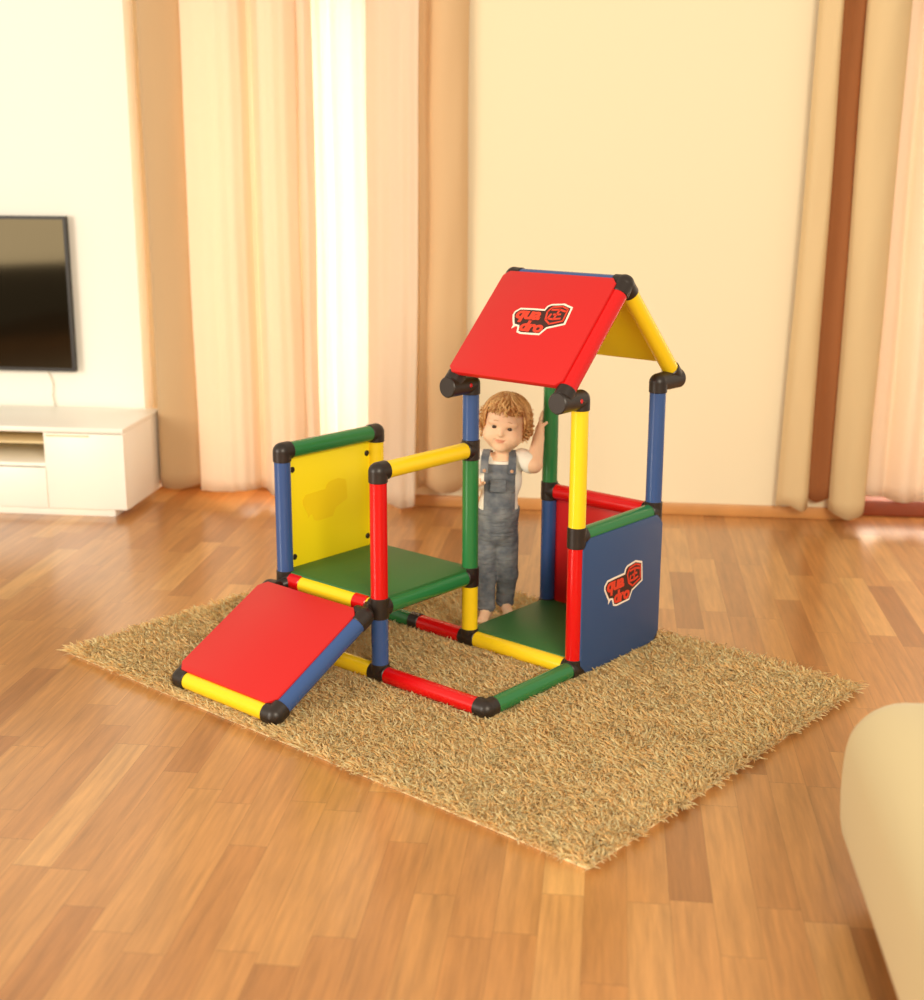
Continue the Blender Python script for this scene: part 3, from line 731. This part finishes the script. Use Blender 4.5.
def clothes(fn, name, m, cut, h=.003, sub=None):
    F = Field((-.17, -.15, .02), (.2, .13, .6), h); fn(F)
    _, p_ = F.region(F.lo, F.lo+F.h*(F.n-1))
    F.d = np.maximum(F.d, cut(p_)).astype(np.float32)
    V, Q = surface_nets(F.d, F.lo, F.h); return from_arrays(name, V, Q, m, KB, 180)
def shirt(F):
    torso(F, .005)
    for a, b, t in ((SHR, ELR, .72), (SHL, ELL, .62)):
        a, b = np.array(a), np.array(b); F.cap(a, a+(b-a)*t, .034, .034, .012)
def shirt_cut(p_):
    neck = .040-np.hypot(p_[..., 0]-.018, p_[..., 1]+.006)*1.0
    neck = np.where(p_[..., 2] > .548, neck, -.01-(.548-p_[..., 2]))
    return np.maximum(.32-p_[..., 2], neck)
clothes(shirt, 'shirt', shirtm, shirt_cut)
def dung(F): torso(F, .010); legs(F, .010)
def dung_cut(p_):
    z = p_[..., 2]; x = np.abs(p_[..., 0]-.010); y = p_[..., 1]
    bib = np.maximum(np.maximum(x-.050, y+.012), z-.540)
    back = np.maximum(np.maximum(x-.046, -.012-y), z-.48)
    top = np.minimum(np.minimum(z-.392-.05*np.clip(y, -.05, .05), bib), back)
    leg = (G0+.030)-z
    return np.maximum(top, leg)
du = clothes(dung, 'dungarees', bibm, dung_cut)
for sx, xo in ((-1, -.034), (1, .048)):
    bm = bmesh.new()
    pts = [(xo+.004*sx, -.062, .518), (xo+.003*sx, -.054, .544), (xo+.003*sx, -.040, .563), (xo, -.010, .578), (xo-.004*sx, .024, .567), (xo-.01*sx, .046, .53), (xo-.016*sx, .058, .475)]
    for i in range(len(pts)-1):
        a, b = Vector(pts[i]), Vector(pts[i+1]); t = (b-a).normalized(); q = t.cross(X).normalized()*.0035; wv = X*.012; a, b = a-t*.003, b+t*.003
        vs_ = [bm.verts.new(k) for k in (a-wv-q, a+wv-q, a+wv+q, a-wv+q, b-wv-q, b+wv-q, b+wv+q, b-wv+q)]
        for f in ((0, 1, 2, 3), (4, 5, 6, 7), (0, 1, 5, 4), (1, 2, 6, 5), (2, 3, 7, 6), (3, 0, 4, 7)): bm.faces.new([vs_[k] for k in f])
    obj('strap', bm, bibm, du, 40)
    obj('button', add_tube(bmesh.new(), (xo+.003*sx, -.060, .524), (xo+.003*sx, -.068, .524), .0055, cham=.001, seg=16), M['copper'], du, 40)
bm = bmesh.new(); add_box(bm, -.018, .034, -.074, -.060, .455, .497, .004); obj('bib_pocket', bm, bibm, du, 40)
for sx, k, a in ((1, KNR, ANR), (-1, KNL, ANL)):
    k, a = np.array(k), np.array(a); c = a+(k-a)*-.08; e = a+(k-a)*.06
    obj('trouser_hem', add_tube(bmesh.new(), c, e, .0305, .0312, cham=.004, seg=28), bibm, du, 40)
# eyes and brows
for sx in (-1, 1):
    c = hp(sx*.0250, -.0545, -.0005)
    bm = bmesh.new(); add_ball(bm, (0, 0, 0), .0098, 24, 24, (1, 1, .74))
    me = bpy.data.meshes.new('eye'); bm.to_mesh(me); bm.free()
    o = link('eye', me, [eyew, eyei], KB, 180)
    look = Vector((HR @ np.array((0, -1, -.08)))).normalized()
    for f in me.polygons:
        if Vector(f.center).normalized().dot(look) > .62: f.material_index = 1
    o.location = c
    bm = bmesh.new()
    add_path(bm, [hp(sx*t, y, z) for t, y, z in ((.014, -.0676, .0225), (.022, -.0662, .0228), (.030, -.0625, .0205), (.037, -.0577, .0155))], [.0007, .0012, .0011, .0006], 6)
    obj('eyebrow', bm, browm, KB, 180)
def hair():
    F = Field(HC-.12, HC+.12, .0035)
    F.ell(HC+HR@np.array((0, .012, .022)), (.0705, .080, .072), .01, HR); F.ell(hp(0, .040, -.02), (.066, .055, .060), .02, HR)
    _, p_ = F.region(F.lo, F.lo+F.h*(F.n-1)); L = (p_-HC)@HR
    face = np.maximum(np.maximum(L[..., 1]+.004+.35*np.clip(np.abs(L[..., 0])-.05, 0, 1), -.2), L[..., 2]-.046+.25*np.clip(L[..., 0], -.05, .05))
    # opening for the face: in front of the ears and below the fringe
    op = np.maximum(L[..., 1]+.016, L[..., 2]-.050+.010*np.sin(L[..., 0]*60))
    F.d = np.maximum(F.d, -op)
    inner = np.maximum(-.05-L[..., 2], -1); F.d = np.maximum(F.d, inner).astype(np.float32)
    V, Q = surface_nets(F.d, F.lo, F.h); bm = bmesh.new()
    vs_ = [bm.verts.new(v) for v in V]
    for q in Q:
        try: bm.faces.new([vs_[k] for k in q])
        except ValueError: pass
    r_ = random.Random(3)
    def onhead(th, ph, off):          # th azimuth (0 = front), ph elevation
        v = np.array((math.sin(th)*math.cos(ph)*(.0705+off), .012-math.cos(th)*math.cos(ph)*(.080+off), .022+math.sin(ph)*(.072+off)))
        return v
    for i in range(480):              # wavy locks combed down from the crown
        th = r_.uniform(-PI, PI); front = abs(th) < .95
        p0 = r_.uniform(.55, 1.45); p1 = (r_.uniform(.18, .72) if front else r_.uniform(-.75, .1))
        sw = (.5 if front else .15)*r_.uniform(.4, 1.2)*(-1 if th < .25 else 1); amp = r_.uniform(.03, .14); fr = r_.uniform(2, 4); ph0 = r_.uniform(0, 6); lift = r_.uniform(0, .005)
        pts = []; n = 12
        for k in range(n):
            t = k/(n-1); p_e = p0+(p1-p0)*t; off = .0005+lift+(.006*t*t if not front else .002*t)+.003*math.sin(fr*4*t+ph0)*t
            pts.append(hp(*onhead(th+sw*t*(.6 if front else .4)+amp*math.sin(fr*3*t+ph0)*t, p_e, off)))
        w0 = r_.uniform(.0014, .0032)
        add_path(bm, pts, [w0*(.5+1.0*math.sin(PI*min(1, .15+t*.8))) if t < .95 else w0*.25 for t in np.linspace(0, 1, n)], 5)
    for i in range(44):               # locks that cross the crown
        a0 = r_.uniform(0, 2*PI); e0 = r_.uniform(.25, .8); lift = r_.uniform(.001, .005); pts = []; c1 = r_.uniform(-.35, .35)
        for k in range(9):
            t = k/8; q = (t-.35)*2*e0; v = np.array((math.sin(q)*math.cos(a0)-c1*math.sin(a0)*(1-t), math.sin(q)*math.sin(a0)+c1*math.cos(a0)*(1-t), math.cos(q))); v /= np.linalg.norm(v)
            pts.append(hp(*(v*(.0705+lift, .080+lift, .072+lift)+(0, .012, .022))))
        add_path(bm, pts, [.0008, .0018, .0024, .0026, .0026, .0024, .002, .0014, .0005], 5)
    for i in range(190):              # ringlets at the sides and the nape
        sgn = r_.choice((-1, 1)); th = sgn*r_.uniform(1.15, 2.6); ph = r_.uniform(-.75, .25); c = onhead(th, ph, r_.uniform(.002, .015))
        ax = np.array((sgn*.25*r_.random(), r_.uniform(-.2, .2), -1)); rad = r_.uniform(.004, .010); ln = r_.uniform(.012, .036); ph0 = r_.uniform(0, 6)
        pts = []
        for k in range(15):
            t = k/14; q = ph0+t*r_.uniform(8.5, 9)
            pts.append(hp(*(c+ax*ln*t+np.array((math.cos(q)*rad, math.sin(q)*rad, .002*math.sin(q*1.3))))))
        add_path(bm, pts, [.0017]*13+[.0012, .0005], 5)
    obj('hair', bm, hairm, KB, 180)
hair()
